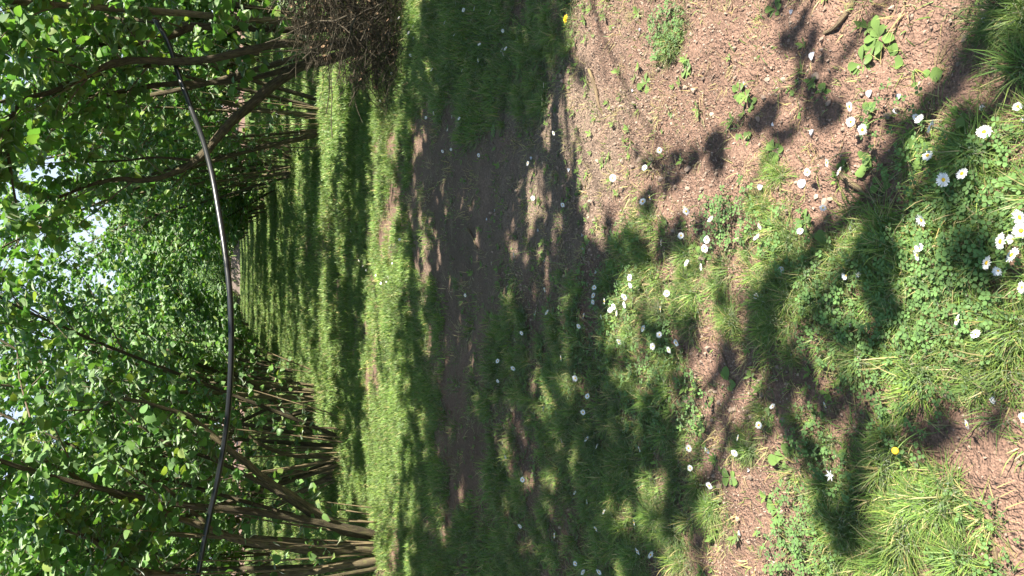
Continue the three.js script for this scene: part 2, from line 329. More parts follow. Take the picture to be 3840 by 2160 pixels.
  const crumb = (seed) => { const q = rng(seed), g = new THREE.IcosahedronGeometry(1, 0), p = g.attributes.position, seen = {}; for (let i = 0; i < p.count; i++) { const k = [p.getX(i), p.getY(i), p.getZ(i)].map(v => v.toFixed(2)).join(); const f = seen[k] ??= 0.65 + 0.6 * q(); p.setXYZ(i, p.getX(i) * f, p.getY(i) * f * 0.75, p.getZ(i) * f); } g.computeVertexNormals(); g.deleteAttribute('uv'); return g; };
  const cl = [];
  for (let i = 0; i < 48000; i++) { const x = lerp(-1.6, 1.6, r()), d = lerp(0.6, 4, r() * 0.55 + r() * 0.45), z = -d, c = cover(x, z); if (r() < c * 0.8) continue; const u = r(), s = u > 0.985 ? 0.006 + 0.005 * r() : 0.0014 + 0.0042 * r() * r(), g = (0.6 + 0.6 * r()); cl.push([x, hgt(x, z) + s * 0.2, z, r() * 6.283, s, r() * 3, r() * 3, 0.95 * g, 0.85 * g, 0.75 * g]); }
  scatter(crumbs, 'crumbs', [1, 2, 3, 4].map(s => crumb(s)), M.stone, cl);
}

// ---------------------------------------------------------------- wood: tapered knobbly tubes
function tube(points, radii, sides, wob = 0.08, seed = 1, step = 0.12) {
  const curve = new THREE.CatmullRomCurve3(points, false, 'centripetal'), len = curve.getLength(), n = Math.max(2, Math.min(60, Math.round(len / step)));
  const pos = [], idx = [], uv = [], nrm = V(0, 0, 1), b = V(), t = V(), c = V(), m = points.length - 1;
  let acc = 0, prev = null;
  t.copy(curve.getTangent(0)); nrm.set(t.y, t.z, t.x).cross(t).normalize();
  for (let i = 0; i <= n; i++) {
    const u = i / n; curve.getPoint(u, c); curve.getTangent(u, t);
    nrm.addScaledVector(t, -nrm.dot(t)).normalize(); b.crossVectors(t, nrm);
    const f = u * m, k = Math.min(m - 1, Math.floor(f)), R = lerp(radii[k], radii[k + 1], f - k);
    if (prev) acc += prev.distanceTo(c); prev = c.clone();
    for (let s = 0; s <= sides; s++) {
      const a = (s % sides) / sides * 6.28318, w = R * (1 + wob * 2 * n3(Math.cos(a) * 0.9 + seed * 3.7, Math.sin(a) * 0.9, acc * 7) + wob * n3(Math.cos(a) * 2 + seed, Math.sin(a) * 2, acc * 22));
      pos.push(c.x + (nrm.x * Math.cos(a) + b.x * Math.sin(a)) * w, c.y + (nrm.y * Math.cos(a) + b.y * Math.sin(a)) * w, c.z + (nrm.z * Math.cos(a) + b.z * Math.sin(a)) * w);
      uv.push(s / sides * 0.5 + seed * 0.37, acc * 1.6 + seed * 0.61);
    }
    if (i < n) for (let s = 0; s < sides; s++) { const p = i * (sides + 1) + s; idx.push(p, p + 1, p + sides + 1, p + 1, p + sides + 2, p + sides + 1); }
  }
  for (const [ring, flip] of [[0, 1], [n, 0]]) {          // caps
    const o = ring * (sides + 1), k = pos.length / 3; curve.getPoint(ring / n, c); pos.push(c.x, c.y, c.z); uv.push(0, acc);
    for (let s = 0; s < sides; s++) flip ? idx.push(k, o + s + 1, o + s) : idx.push(k, o + s, o + s + 1);
  }
  return geo(pos, idx, null, uv);
}

// ---------------------------------------------------------------- hazel leaf
function hazelLeaf(seed, toothed) {
  const r = rng(seed), prof = toothed ? [[0, .12], [.06, .36], [.13, .40], [.2, .5], [.27, .49], [.36, .56], [.44, .53], [.53, .55], [.6, .49], [.68, .48], [.75, .37], [.83, .32], [.9, .17], [1.06, 0]] : [[0, .2], [.14, .43], [.38, .55], [.62, .5], [.84, .28], [1.05, 0]];
  const pos = [], idx = [], n = prof.length, droop = 0.12 + 0.25 * r(), fold = 0.18 + 0.25 * r(), tw = (r() - 0.5) * 0.3;
  prof.forEach(([u, w], i) => {
    const y = -droop * u * u, j = 1 + (r() - 0.5) * 0.1;
    pos.push(-w * j, y + fold * w * 0.5 + tw * w * u + (toothed ? 0.02 * (i % 2) : 0), u, 0, y, u, w * j, y + fold * w * 0.5 - tw * w * u + (toothed ? 0.02 * (i % 2) : 0), u);
    if (i < n - 1) { const k = i * 3; idx.push(k, k + 3, k + 1, k + 1, k + 3, k + 4, k + 1, k + 4, k + 2, k + 2, k + 4, k + 5); }
  });
  return geo(pos, idx);
}
const leafSimple = [1, 2, 3].map(s => hazelLeaf(s, false)), leafToothed = [4, 5, 6].map(s => hazelLeaf(s, true));

// ---------------------------------------------------------------- hazel: several stems from one stool, side branches, twigs, leaves
const project = (p) => { const q = p.clone().sub(EYE), d = q.dot(FWD); return d < 0.4 ? null : [1920 - q.dot(UPV) / d * FOCAL, 1080 - q.dot(RIGHT) / d * FOCAL, d]; };
// between neighbouring crowns of the right row the sky is open; the nearest one is pruned up on the viewer's side
const gap = (p, r) => { const z = p.z - 0.176 * p.y; return p.x < 0.3 || p.y < 1.6 || !((Math.abs(z + 5.45) < 0.6 || Math.abs(z + 9.7) < 0.5) && r() < 0.9); };
const pruned = (p, r) => gap(p, r) && !(p.y < 3.0 && p.z > -2.5);
function hazel(o) {
  const r = rng(o.seed), root = thing('hazel_tree', o.label, 'tree', 'hazel trees of the orchard rows');
  root.position.set(o.x, 0, o.z);
  const base = V(o.x, hgt(o.x, o.z), o.z), off = V(o.x, 0, o.z), leaves = [], twigG = [];
  const H = o.height || 4.6, detail = o.detail ?? 1;
  const local = (pts) => pts.map(p => p.clone().sub(off));
  const stems = [];
  for (const h of o.hero || []) {
    const pts = h.pts.map(([px, py, d]) => at(px, py, d));
    if (h.root !== false) pts.unshift(V(lerp(base.x, pts[0].x, 0.25), base.y - 0.05, lerp(base.z, pts[0].z, 0.25)));
    stems.push({ pts, rad: (h.rad.length === pts.length ? h.rad : [h.rad[0] * 1.1, ...h.rad]).map(v => v * (h.slim || 0.82)), mat: h.mat || M.barkDark, hero: true, from: h.from ?? 0.45 });
  }
  for (const e of o.extra || []) { const pts = e.map(q => V(...q)); stems.push({ pts, rad: pts.map((_, i) => 0.04 * (1 - 0.8 * i / (pts.length - 1))), mat: M.barkDark, from: 0.5 }); }
  for (let s = 0; s < (o.stems ?? 7); s++) {
    const a = (s + r() * 0.8) / (o.stems ?? 7) * 6.283 + (o.turn || 0), tilt = 0.12 + 0.34 * r(), L = H * (0.8 + 0.35 * r()), n = 7, pts = [], rad = [], r0 = 0.018 + 0.02 * r();
    const p = V(base.x + Math.cos(a) * 0.18 * (0.5 + r()), base.y - 0.06, base.z + Math.sin(a) * 0.18 * (0.5 + r()));
    let th = tilt, az = a;
    for (let i = 0; i <= n; i++) {
      pts.push(p.clone()); rad.push(r0 * (1 - 0.8 * i / n));
      th += (0.06 + 0.08 * r()) * (i > 2 ? 1 : 0.2); az += (r() - 0.5) * 0.35;
      const st = L / n; p.add(V(Math.sin(th) * Math.cos(az) * st + (r() - 0.5) * 0.05, Math.cos(th) * st, Math.sin(th) * Math.sin(az) * st + (r() - 0.5) * 0.05));
    }
    stems.push({ pts, rad, mat: r() < 0.5 ? M.bark : M.barkDark, from: o.from ?? 0.26 });
  }
  const twig = (p, dir, len, r0, dens) => {
    const pts = [p.clone()], q = p.clone(), d = dir.clone(), n = 3;
    for (let i = 0; i < n; i++) { d.add(V((r() - 0.5) * 0.5, (r() - 0.5) * 0.4 + 0.02, (r() - 0.5) * 0.5)).normalize(); q.addScaledVector(d, len / n); pts.push(q.clone()); }
    if (detail > 0.4) twigG.push(tube(local(pts), [r0, r0 * 0.75, r0 * 0.5, r0 * 0.3], 3, 0, 1, len / 3.01));
    const c = Math.max(2, Math.round(len / (detail > 0.7 ? 0.03 : 0.043) * dens));
    for (let i = 1; i <= c; i++) {
      const t = (i - 0.3 * r()) / c * n, k = Math.min(n - 1, Math.floor(t)), w = pts[k].clone().lerp(pts[k + 1], t - k);
      leaves.push([w, Math.atan2(d.z, d.x) + (i % 2 ? 1 : -1) * (0.6 + 0.7 * r())]);
    }
  };
  const density = o.density ?? 1;
  for (const s of stems) {
    const curve = new THREE.CatmullRomCurve3(s.pts, false, 'centripetal'), len = curve.getLength();
    part(root, 'stem', tube(local(s.pts), s.rad, detail > 0.7 ? 8 : 5, s.hero ? 0.1 : 0.07, r() * 9, detail > 0.7 ? 0.08 : 0.3), s.mat);
    const nb = Math.round(len * (1 - s.from) / 0.15 * density);
    for (let b = 0; b < nb; b++) {
      const u = s.from + (1 - s.from) * (b + r()) / nb, p = curve.getPoint(Math.min(u, 0.999)), t = curve.getTangent(Math.min(u, 0.999));
      const a = r() * 6.283, side = V(Math.cos(a), 0.15 + 0.5 * r(), Math.sin(a)).addScaledVector(t, 0.5).normalize(), bl = (0.45 + 0.85 * r()) * (1.15 - 0.55 * u) * (o.reach || 1);
      const pts = [p.clone()], q = p.clone(), d = side.clone(), n = 4;
      for (let i = 0; i < n; i++) { d.add(V((r() - 0.5) * 0.35, (r() - 0.55) * 0.28, (r() - 0.5) * 0.35)).normalize(); q.addScaledVector(d, bl / n); pts.push(q.clone()); }
      const r0 = 0.0045 + 0.006 * r() * bl;
      twigG.push(tube(local(pts), [r0, r0 * 0.85, r0 * 0.7, r0 * 0.5, r0 * 0.3], detail > 0.7 ? 4 : 3, 0, 1, bl / 4.01));
      const bc = new THREE.CatmullRomCurve3(pts), nt = Math.max(2, Math.round(bl / 0.1));
      for (let k = 0; k < nt; k++) {
        const v = (k + 0.5 + r() * 0.5) / nt, tp = bc.getPoint(Math.min(1, v)), bt = bc.getTangent(Math.min(1, v)), a2 = r() * 6.283;
        twig(tp, V(Math.cos(a2), (r() - 0.4) * 0.8, Math.sin(a2)).addScaledVector(bt, 0.7).normalize(), 0.14 + 0.26 * r(), 0.0024, 1);
      }
    }
  }
  for (let s = 0; s < (o.suckers ?? 0); s++) {      // straight young shoots round the stool
    const a = r() * 6.283, q = 0.1 + 0.35 * r(), L = (0.9 + 1.5 * r()), p = V(base.x + Math.cos(a) * q, 0, base.z + Math.sin(a) * q); p.y = hgt(p.x, p.z) - 0.04;
    const d = V(Math.cos(a) * (0.1 + 0.3 * r()), 1, Math.sin(a) * (0.1 + 0.3 * r())).normalize(), pts = [p.clone()];
    for (let i = 0; i < 3; i++) { d.add(V((r() - 0.5) * 0.12, 0, (r() - 0.5) * 0.12)).normalize(); p.addScaledVector(d, L / 3); pts.push(p.clone()); }
    const r0 = 0.005 + 0.007 * r();
    part(root, 'sucker_shoot', tube(local(pts), [r0, r0 * 0.85, r0 * 0.65, r0 * 0.35], 5, 0.03, r() * 9, 0.3), M.shoot);
    const sc = new THREE.CatmullRomCurve3(pts);
    for (let k = 0; k < (o.suckerLeaves ?? 7); k++) { const u = 0.25 + 0.75 * (k + r()) / 7; if (u > 1) continue; const tp = sc.getPoint(u), a2 = r() * 6.283; if (r() < 0.6) twig(tp, V(Math.cos(a2), 0.3, Math.sin(a2)).normalize(), 0.06 + 0.16 * r(), 0.0018, 1); else leaves.push([tp, a2]); }
  }
  // leaves: those that show largest are parts of their own, the rest is the crown
  const kept = [];
  for (const [p, az] of leaves) {
    if (o.keep && !o.keep(p, r)) continue;
    const size = (0.036 + 0.044 * r()) * (o.leafScale || 1), tilt = (r() - 0.35) * 1.5, roll = (r() - 0.5) * 1.7, y = r(), g = 0.5 + 0.48 * r();
    kept.push({ p, az, size, tilt, roll, c: y < 0.12 ? [0.27 * g, 0.40 * g, 0.04 * g] : y < 0.6 ? [0.165 * g, 0.36 * g, 0.036 * g] : [0.115 * g, 0.30 * g, 0.042 * g] });
  }
  if (o.ownLeaves) {
    for (const l of kept) { const q = project(l.p); l.show = q && q[0] > 0 && q[0] < 3840 && q[1] > 0 && q[1] < 2160 ? l.size / q[2] : 0; }
    kept.sort((a, b) => b.show - a.show);
  }
  const own = Math.min(o.ownLeaves || 0, kept.filter(l => l.show > 0).length), toneMats = leafTones();
  kept.slice(0, own).forEach((l, i) => {
    const m = part(root, 'leaf', leafToothed[i % 3], toneMats[i % toneMats.length]);
    m.position.copy(l.p).sub(off); m.quaternion.setFromEuler(E.set(l.tilt, l.az, l.roll, 'YXZ')); m.scale.setScalar(l.size);
  });
  if (twigG.length) part(root, 'twigs', mergeGeometries(twigG), M.twig, 'stuff');
  scatter(root, 'crown', leafSimple.slice(0, o.ownLeaves ? 3 : 1), M.leaf, kept.slice(own).map(l => [l.p.x - off.x, l.p.y, l.p.z - off.z, l.az, l.size, l.tilt, l.roll, ...l.c]), 'stuff');
  root.userData.leafCount = kept.length;
  return root;
}
let tones = null;
function leafTones() {
  if (!tones) tones = [[0.23, 0.34, 0.035], [0.14, 0.30, 0.03], [0.12, 0.28, 0.03], [0.10, 0.25, 0.035], [0.17, 0.32, 0.033], [0.085, 0.22, 0.032]].map(c => { const m = M.leaf.clone(); m.color = RGB(...c); return m; });
  return tones;
}

// the big stool on the right, behind the heap of twigs: its stems as they stand
const R1 = { x: 2.42, z: -7.35 };
hazel({ ...R1, seed: 21, label: 'large hazel behind the dry twig heap with a dark leaning stem', stems: 6, height: 5.4, turn: 0.4, suckers: 10, ownLeaves: 300, leafScale: 1.12, from: 0.34, keep: gap, hero: [
  { pts: [[880, 130, 7.35], [760, 165, 7.3], [690, 212, 7.3], [620, 272, 7.3], [560, 330, 7.3], [515, 385, 7.35], [482, 412, 7.4], [425, 440, 7.4], [360, 455, 7.4], [295, 450, 7.4], [225, 466, 7.4], [150, 495, 7.3], [95, 500, 7.2]], rad: [.062, .058, .055, .053, .05, .05, .046, .036, .03, .028, .024, .018, .014, .01], from: 0.62 },
  { pts: [[492, 405, 7.38], [400, 396, 7.4], [300, 405, 7.5], [200, 408, 7.5]], rad: [.016, .013, .011, .008], root: false, from: 0.3 },
  { pts: [[890, 120, 7.5], [760, 160, 7.5], [640, 196, 7.6], [540, 208, 7.6], [450, 210, 7.6], [380, 216, 7.6], [300, 232, 7.6], [220, 244, 7.6], [120, 240, 7.6], [40, 235, 7.6]], rad: [.036, .034, .033, .032, .032, .03, .03, .027, .021, .016, .01], from: 0.6 },
  { pts: [[900, 105, 7.1], [800, 112, 7.0], [720, 108, 6.95], [620, 128, 6.9], [520, 150, 6.9], [440, 155, 6.9], [330, 152, 6.9], [270, 166, 6.9], [200, 200, 6.85], [130, 232, 6.8], [60, 252, 6.7], [18, 330, 6.6], [25, 420, 6.5], [40, 510, 6.4]], rad: [.045, .044, .043, .042, .04, .04, .038, .036, .034, .028, .024, .02, .017, .013, .009], from: 0.45 },
  { pts: [[200, 150, 6.9], [100, 118, 6.9], [20, 104, 6.9]], rad: [.018, .013, .01], root: false, from: 0.2 },
  { pts: [[900, 65, 7.3], [760, 75, 7.3], [640, 70, 7.3], [560, 70, 7.3], [480, 68, 7.3], [420, 95, 7.3], [330, 116, 7.3], [230, 110, 7.4], [140, 95, 7.4]], rad: [.045, .043, .042, .041, .04, .038, .034, .03, .024, .016], from: 0.5 },
  { pts: [[900, 40, 7.2], [760, 32, 7.1], [640, 22, 7.1], [540, 0, 7.1], [400, -30, 7.1]], rad: [.042, .04, .038, .035, .03, .02], from: 0.4 },
] });
// the nearest stool on the left, at the frame's edge
const L1 = { x: -2.42, z: -6.65 };
hazel({ ...L1, seed: 33, label: 'hazel with many grey stems fanning from its stool, nearest in the left row', stems: 8, height: 5.0, turn: 1.0, suckers: 22, suckerLeaves: 4, ownLeaves: 300, leafScale: 1.0, from: 0.36, hero: [
  { pts: [[937, 1383, 6.6], [804, 1389, 6.6], [704, 1373, 6.6], [604, 1359, 6.6], [517, 1326, 6.6], [450, 1303, 6.6], [367, 1273, 6.6], [310, 1253, 6.6], [253, 1229, 6.5], [200, 1206, 6.4], [160, 1183, 6.3], [110, 1160, 6.2]], rad: [.044, .042, .04, .038, .036, .034, .03, .027, .024, .021, .018, .014, .01], mat: M.bark, from: 0.5 },
  { pts: [[545, 1335, 6.6], [480, 1285, 6.7], [402, 1215, 6.8], [330, 1180, 6.8]], rad: [.022, .019, .015, .01], root: false, mat: M.bark, from: 0.35 },
  { pts: [[940, 1352, 6.8], [870, 1333, 6.8], [803, 1293, 6.8], [737, 1249, 6.8], [670, 1206, 6.8], [600, 1149, 6.8], [550, 1109, 6.8], [483, 1053, 6.8], [455, 1040, 6.8], [400, 1023, 6.8], [333, 1006, 6.8], [283, 1009, 6.8], [233, 1029, 6.8], [160, 1033, 6.7]], rad: [.042, .04, .038, .037, .036, .034, .032, .029, .027, .022, .018, .015, .012, .01, .008], mat: M.bark, from: 0.5 },
  { pts: [[945, 1360, 6.7], [860, 1338, 6.6], [790, 1300, 6.6], [700, 1240, 6.6], [610, 1190, 6.6], [520, 1150, 6.6], [430, 1120, 6.6], [350, 1070, 6.6]], rad: [.03, .028, .027, .026, .024, .021, .018, .014, .01], mat: M.barkDark, from: 0.5 },
  { pts: [[965, 1410, 6.5], [870, 1419, 6.5], [804, 1433, 6.5], [704, 1445, 6.5], [560, 1470, 6.5], [417, 1449, 6.4], [317, 1423, 6.3], [267, 1383, 6.3], [217, 1349, 6.2], [165, 1335, 6.1]], rad: [.046, .045, .044, .042, .04, .038, .036, .032, .026, .02, .013], mat: M.bark, from: 0.55 },
  { pts: [[300, 1410, 6.3], [240, 1345, 6.4], [190, 1300, 6.5], [150, 1250, 6.6]], rad: [.024, .02, .016, .011], root: false, from: 0.3 },
] });
const L2 = { x: -1.98, z: -8.95 };
hazel({ ...L2, seed: 45, label: 'hazel clump with one pale mossy stem, second in the left row', stems: 7, height: 4.8, suckers: 20, suckerLeaves: 8, ownLeaves: 200, from: 0.3, hero: [
  { pts: [[860, 1156, 8.9], [804, 1149, 8.9], [737, 1146, 8.9], [670, 1126, 8.9], [600, 1080, 9], [520, 1050, 9]], rad: [.036, .034, .032, .03, .026, .02, .014], mat: M.bark, from: 0.55 },
  { pts: [[860, 1188, 9], [790, 1186, 9], [710, 1188, 9], [620, 1200, 9], [500, 1240, 9]], rad: [.03, .028, .026, .024, .02, .014], mat: M.bark, from: 0.5 },
] });
const L3 = { x: -1.75, z: -11.4 };
hazel({ ...L3, seed: 57, label: 'hazel with a dark crooked trunk leaning over the path, third in the left row', stems: 7, height: 4.8, suckers: 16, suckerLeaves: 9, ownLeaves: 150, from: 0.24, hero: [
  { pts: [[797, 1093, 11.2], [737, 1056, 11.2], [704, 1026, 11.2], [670, 993, 11.2], [637, 973, 11.2], [590, 940, 11.2], [520, 925, 11.2], [420, 880, 11.2], [390, 890, 11.3], [300, 885, 11.3], [210, 880, 11.3]], rad: [.06, .058, .055, .05, .045, .04, .036, .03, .026, .02, .016, .01], mat: M.barkDark, from: 0.5 },
] });
// near trees that stand beside the viewer, outside the frame; their outer branches hang into its top
hazel({ x: 2.5, z: -2.75, seed: 61, label: 'hazel beside the viewer whose leaves hang into the top right corner', stems: 11, height: 5.3, turn: 0.2, reach: 1.2, suckers: 0, ownLeaves: 250, leafScale: 1.2, keep: pruned, extra: [[[2.5, 0, -3.2], [2.55, 1.4, -2.9], [2.5, 2.8, -2.5], [2.3, 3.9, -2.1], [1.9, 4.7, -1.8], [1.4, 5.2, -1.6]], [[2.5, 0, -3.2], [2.4, 1.5, -3.1], [2.1, 3, -2.9], [1.5, 4.1, -2.7], [0.9, 4.7, -2.5]], [[2.6, 0, -3.3], [2.8, 2, -3], [2.9, 3.6, -2.3], [2.8, 4.8, -1.9], [2.6, 5.5, -1.7]], [[2.6, 0, -3.2], [2.9, 2, -2.7], [3, 4, -1.9], [2.8, 5.2, -1.4], [2.5, 6, -1.1]], [[2.5, 0, -3.3], [2.7, 2, -3.1], [2.8, 3.8, -2.8], [2.5, 5.2, -2.5], [2.1, 6, -2.4]]] });
hazel({ x: -2.6, z: -3.0, seed: 72, label: 'hazel beside the viewer whose leaves hang into the top left corner', stems: 10, height: 5.0, suckers: 4, ownLeaves: 250, reach: 1.35, leafScale: 1.25, keep: (p) => p.x < -0.75 });
hazel({ x: 2.7, z: 0.95, seed: 66, label: 'hazel behind the viewer that shades the right foreground', stems: 7, height: 5.4, density: 0.3, from: 0.5, extra: [[[2.7, 0, 0.9], [2.75, 2, 0.5], [2.65, 3.5, 0], [2.4, 4.4, -0.4], [2.1, 5, -0.7]], [[2.7, 0, 0.9], [2.8, 2.2, 0.7], [2.9, 3.8, 0.3], [2.8, 5, -0.1], [2.5, 5.7, -0.3]]] });
hazel({ x: 2.15, z: -10.75, seed: 83, label: 'hazel with yellowish stems right after the twig heap tree', stems: 8, height: 5.5, keep: gap, density: 0.8, suckers: 22, suckerLeaves: 9, ownLeaves: 200, from: 0.2 });
hazel({ x: 2.1, z: -14.9, seed: 94, label: 'hazel clump of thin dark stems, third along the right row', stems: 10, height: 5.5, suckers: 20, suckerLeaves: 6, ownLeaves: 100, from: 0.22 });
hazel({ x: -1.9, z: -14.6, seed: 105, label: 'leafy hazel bulging over the path edge, fourth in the left row', stems: 8, height: 4.5, suckers: 14, suckerLeaves: 10, ownLeaves: 100, from: 0.18 });

// further along both rows and in the rows beyond: three kinds, each copy its own tree
function prototype(seed, label, x, z) { return hazel({ x, z, seed, label, stems: 8, height: 5.3, detail: 0.3, leafScale: 1.6, suckers: 8, suckerLeaves: 6, density: 0.85, from: 0.12, reach: 1.2 }); }
function copyTree(src, x, z, turn, s, label, tall = 1) {
  const c = src.clone(); c.scale.set(1, 1, 1); c.name = numbered('hazel_tree'); c.userData = { ...src.userData, label };
  c.position.set(x, 0, z); c.rotation.y = turn; c.scale.set(s, s * tall, s); scene.add(c);
  return c;
}
const protos = [prototype(201, 'rounded hazel, fourth along the right row', 2.3, -19), prototype(202, 'rounded hazel, fifth in the left row', -2.2, -18.6), prototype(203, 'hazel of the next row, beside the twig heap tree', 6.7, -8.2)];
protos[0].scale.y = 0.76; protos[1].scale.y = 0.78;
{
  const r = rng(8), word = ['fifth', 'sixth', 'seventh', 'eighth', 'ninth', 'tenth', 'eleventh'], wordL = ['sixth', 'seventh', 'eighth', 'ninth', 'tenth', 'eleventh', 'twelfth'];
  [-23, -27.2, -31.4, -35.6, -40, -44.5].forEach((z, i) => copyTree(protos[i % 3], 2.2 + (r() - 0.5) * 0.3, z, r() * 6.28, 0.95 + 0.15 * r(), `rounded hazel, ${word[i]} along the right row`, 0.78));
  [-22.8, -27, -31, -35.5, -40, -44.5].forEach((z, i) => copyTree(protos[(i + 1) % 3], -2.2 + (r() - 0.5) * 0.3, z, r() * 6.28, 0.95 + 0.15 * r(), `rounded hazel, ${wordL[i]} in the left row`, 0.78));
  [[-3.2, -48.5, .62], [-1.2, -50, .5], [0.8, -51.5, .55], [2.6, -49.5, .6], [-0.2, -53, .7], [1.9, -54, .7]].forEach(([x, z, s], i) => copyTree(protos[i % 3], x, z, r() * 6.28, s, 'low bush filling the far end of the path'));
  [-12.5, -16.8, -21, -25.5, -30].forEach((z, i) => copyTree(protos[i % 3], 6.7 + (r() - 0.5) * 0.5, z, r() * 6.28, 1 + 0.15 * r(), 'hazel of the next row, seen between stems on the right'));
  [-7.5, -11.5, -15.5, -19.8, -24, -28.5].forEach((z, i) => copyTree(protos[(i + 2) % 3], -6.7 + (r() - 0.5) * 0.5, z, r() * 6.28, 1 + 0.15 * r(), 'hazel of the next row, seen between stems on the left'));
  [-12, -17, -22, -28].forEach((z, i) => copyTree(protos[(i + 1) % 3], 11.3, z, r() * 6.28, 1.1, 'hazel two rows over, on the right'));
  [-11, -16, -21, -27].forEach((z, i) => copyTree(protos[i % 3], -11.3, z, r() * 6.28, 1.1, 'hazel two rows over, on the left'));
  [[-3.6, -54, 1.45], [0.4, -58, 1.3], [4.4, -54, 1.45], [-8.5, -58, 1.6], [9, -58, 1.6], [-14, -56, 1.7], [14.5, -56, 1.7]].forEach(([x, z, s], i) => copyTree(protos[i % 3], x, z, r() * 6.28, s, ['tall tree left of the path at its far end', 'tall tree closing the far end of the path', 'tall tree right of the path at its far end', 'outer left tree beyond the far end of the path', 'outer right tree beyond the far end of the path', 'outermost left tree far beyond the rows', 'outermost right tree far beyond the rows'][i]));
}

// ---------------------------------------------------------------- low wall at the far end
{
  const w = thing('field_wall', 'low pale wall glimpsed at the far end of the path', 'wall');
  w.position.set(0.6, 0, -50.5);
  const r = rng(4);
  for (let i = 0; i < 9; i++) for (let j = 0; j < 2; j++) {
    const g = new THREE.BoxGeometry(0.62 + 0.12 * r(), 0.3, 0.4 + 0.05 * r(), 1, 1, 1); g.translate(-3 + i * 0.76 + (j % 2) * 0.3, 0.13 + j * 0.31, 0);
    part(w, 'stone_block', g, M.wall);
  }
}

// ---------------------------------------------------------------- black irrigation pipe slung across the path
{
  const pts = [[372, 20, 7.15], [400, 65, 7.1], [422, 105, 7.05], [450, 190, 6.9], [480, 270, 6.75], [510, 350, 6.45], [534, 440, 6.2], [550, 530, 6.05], [563, 610, 5.92], [575, 700, 5.84], [581, 790, 5.8], [582, 880, 5.8], [577, 1000, 5.82], [565, 1110, 5.9], [549, 1200, 6.0], [531, 1280, 6.15], [514, 1360, 6.3], [497, 1449, 6.5], [478, 1530, 6.6], [450, 1600, 6.65]].map(p => at(...p));
  const g = tube(pts, pts.map(() => 0.02), 14, 0.012, 2, 0.09);
  const m = part(scene, 'irrigation_pipe', g, M.pipe);
  m.userData = { label: 'black plastic irrigation pipe sagging across the path between the trees', category: 'pipe' };
}

// ---------------------------------------------------------------- heap of dry twigs
{
  const r = rng(15), c = V(2.42, 0, -6.15), heap = thing('twig_heap', 'heap of leafless grey prunings at the foot of the right tree', 'twig heap');
  heap.position.copy(c);
  const inside = () => { for (;;) { const x = (r() * 2 - 1), y = r(), z = (r() * 2 - 1); if (x * x + z * z + y * y < 1) return V(x * 0.95, y * 0.92, z * 0.75); } };
  const fine = [], geoTwig = (len, r0, sides, p = inside()) => {
    const a = r() * 6.283, d = V(Math.cos(a), (r() - 0.5) * 1.3, Math.sin(a)).normalize(), pts = [], q = p.clone().addScaledVector(d, -len / 2), n = 6;
    for (let i = 0; i <= n; i++) { q.y = Math.max(0.01, q.y); pts.push(q.clone()); d.add(V((r() - 0.5) * 0.6, (r() - 0.5) * 0.5, (r() - 0.5) * 0.6)).normalize(); q.addScaledVector(d, len / n); }
    const g = [tube(pts, pts.map((_, i) => r0 * (1 - 0.7 * i / n)), sides, 0.1, r() * 5, len / 7)];
    for (let k = 1; k < n; k++) if (r() < 0.75) { const e = pts[k].clone(), dd = V(r() - 0.5, r() - 0.4, r() - 0.5).normalize(), l = 0.06 + 0.18 * r(), m1 = e.clone().addScaledVector(dd, l * 0.5), m2 = m1.clone().addScaledVector(dd.add(V((r() - 0.5) * 0.8, (r() - 0.5) * 0.8, (r() - 0.5) * 0.8)).normalize(), l * 0.5); g.push(tube([e, m1, m2], [r0 * 0.5, r0 * 0.4, r0 * 0.25], 3, 0, 1, l / 2.01)); }
    return mergeGeometries(g);
  };
  for (let i = 0; i < 120; i++) part(heap, 'dry_twig', geoTwig(0.5 + 0.6 * r(), 0.004 + 0.005 * r() * r(), 5), M.deadTwig);
  for (let i = 0; i < 1300; i++) fine.push(geoTwig(0.3 + 0.4 * r(), 0.0022 + 0.0022 * r(), 3));
  part(heap, 'twig_tangle', mergeGeometries(fine), M.deadTwig, 'stuff');
  const bud = [];
  for (let i = 0; i < 900; i++) { const p = inside(), g = hazelLeaf(i % 7, false); g.scale(0.014 + 0.02 * r(), 0.02, 0.016 + 0.02 * r()); g.rotateX(r() * 6); g.rotateY(r() * 6); g.translate(p.x, p.y + 0.01, p.z); bud.push(g); }
  part(heap, 'withered_leaves', mergeGeometries(bud), M.deadLeaf, 'stuff');
}

// ---------------------------------------------------------------- sticks lying on the ground
function stick(label, zoom, pts, r0) {
  const [ox, oy, k] = zoom, p = pts.map(([a, b]) => { const q = onGround(ox + a / k, oy + b / k); q.y = hgt(q.x, q.z) + r0 * 0.8; return q; });
  const o = p[0].clone(), m = part(scene, numbered('fallen_stick'), tube(p.map(q => q.clone().sub(o)), p.map((_, i) => r0 * (1 - 0.45 * i / (p.length - 1))), 7, 0.12, r0 * 900, 0.012), M.stick);
  m.position.copy(o); m.userData = { label, category: 'stick', group: 'sticks lying on the soil' };
}
stick('thick curved grey stick on the reddish soil at the right edge', [2700, 0, 2.012], [[1020, -40], [1000, 0], [975, 60], [920, 150], [860, 212], [760, 245]], 0.0085);
stick('short brown stick with a daisy at its end', [2700, 0, 2.012], [[912, 1288], [975, 1360], [1040, 1425], [1090, 1470], [1200, 1530]], 0.0075);
stick('long crooked grey stick in the shaded grass of the middle', [1600, 720, 2.0127], [[1152, 828], [1180, 862], [1186, 905], [1215, 950], [1255, 985], [1312, 1065], [1372, 1162]], 0.0075);
stick('wavy thin stick crossing clover and soil near the middle', [1600, 720, 2.0127], [[1700, 702], [1790, 690], [1860, 660], [1960, 666], [2050, 650], [2110, 672]], 0.005);
stick('straight grey stick on the shaded soil below the dandelion', [1600, 0, 2.0127], [[1272, 528], [1300, 660], [1328, 800], [1352, 880]], 0.008);
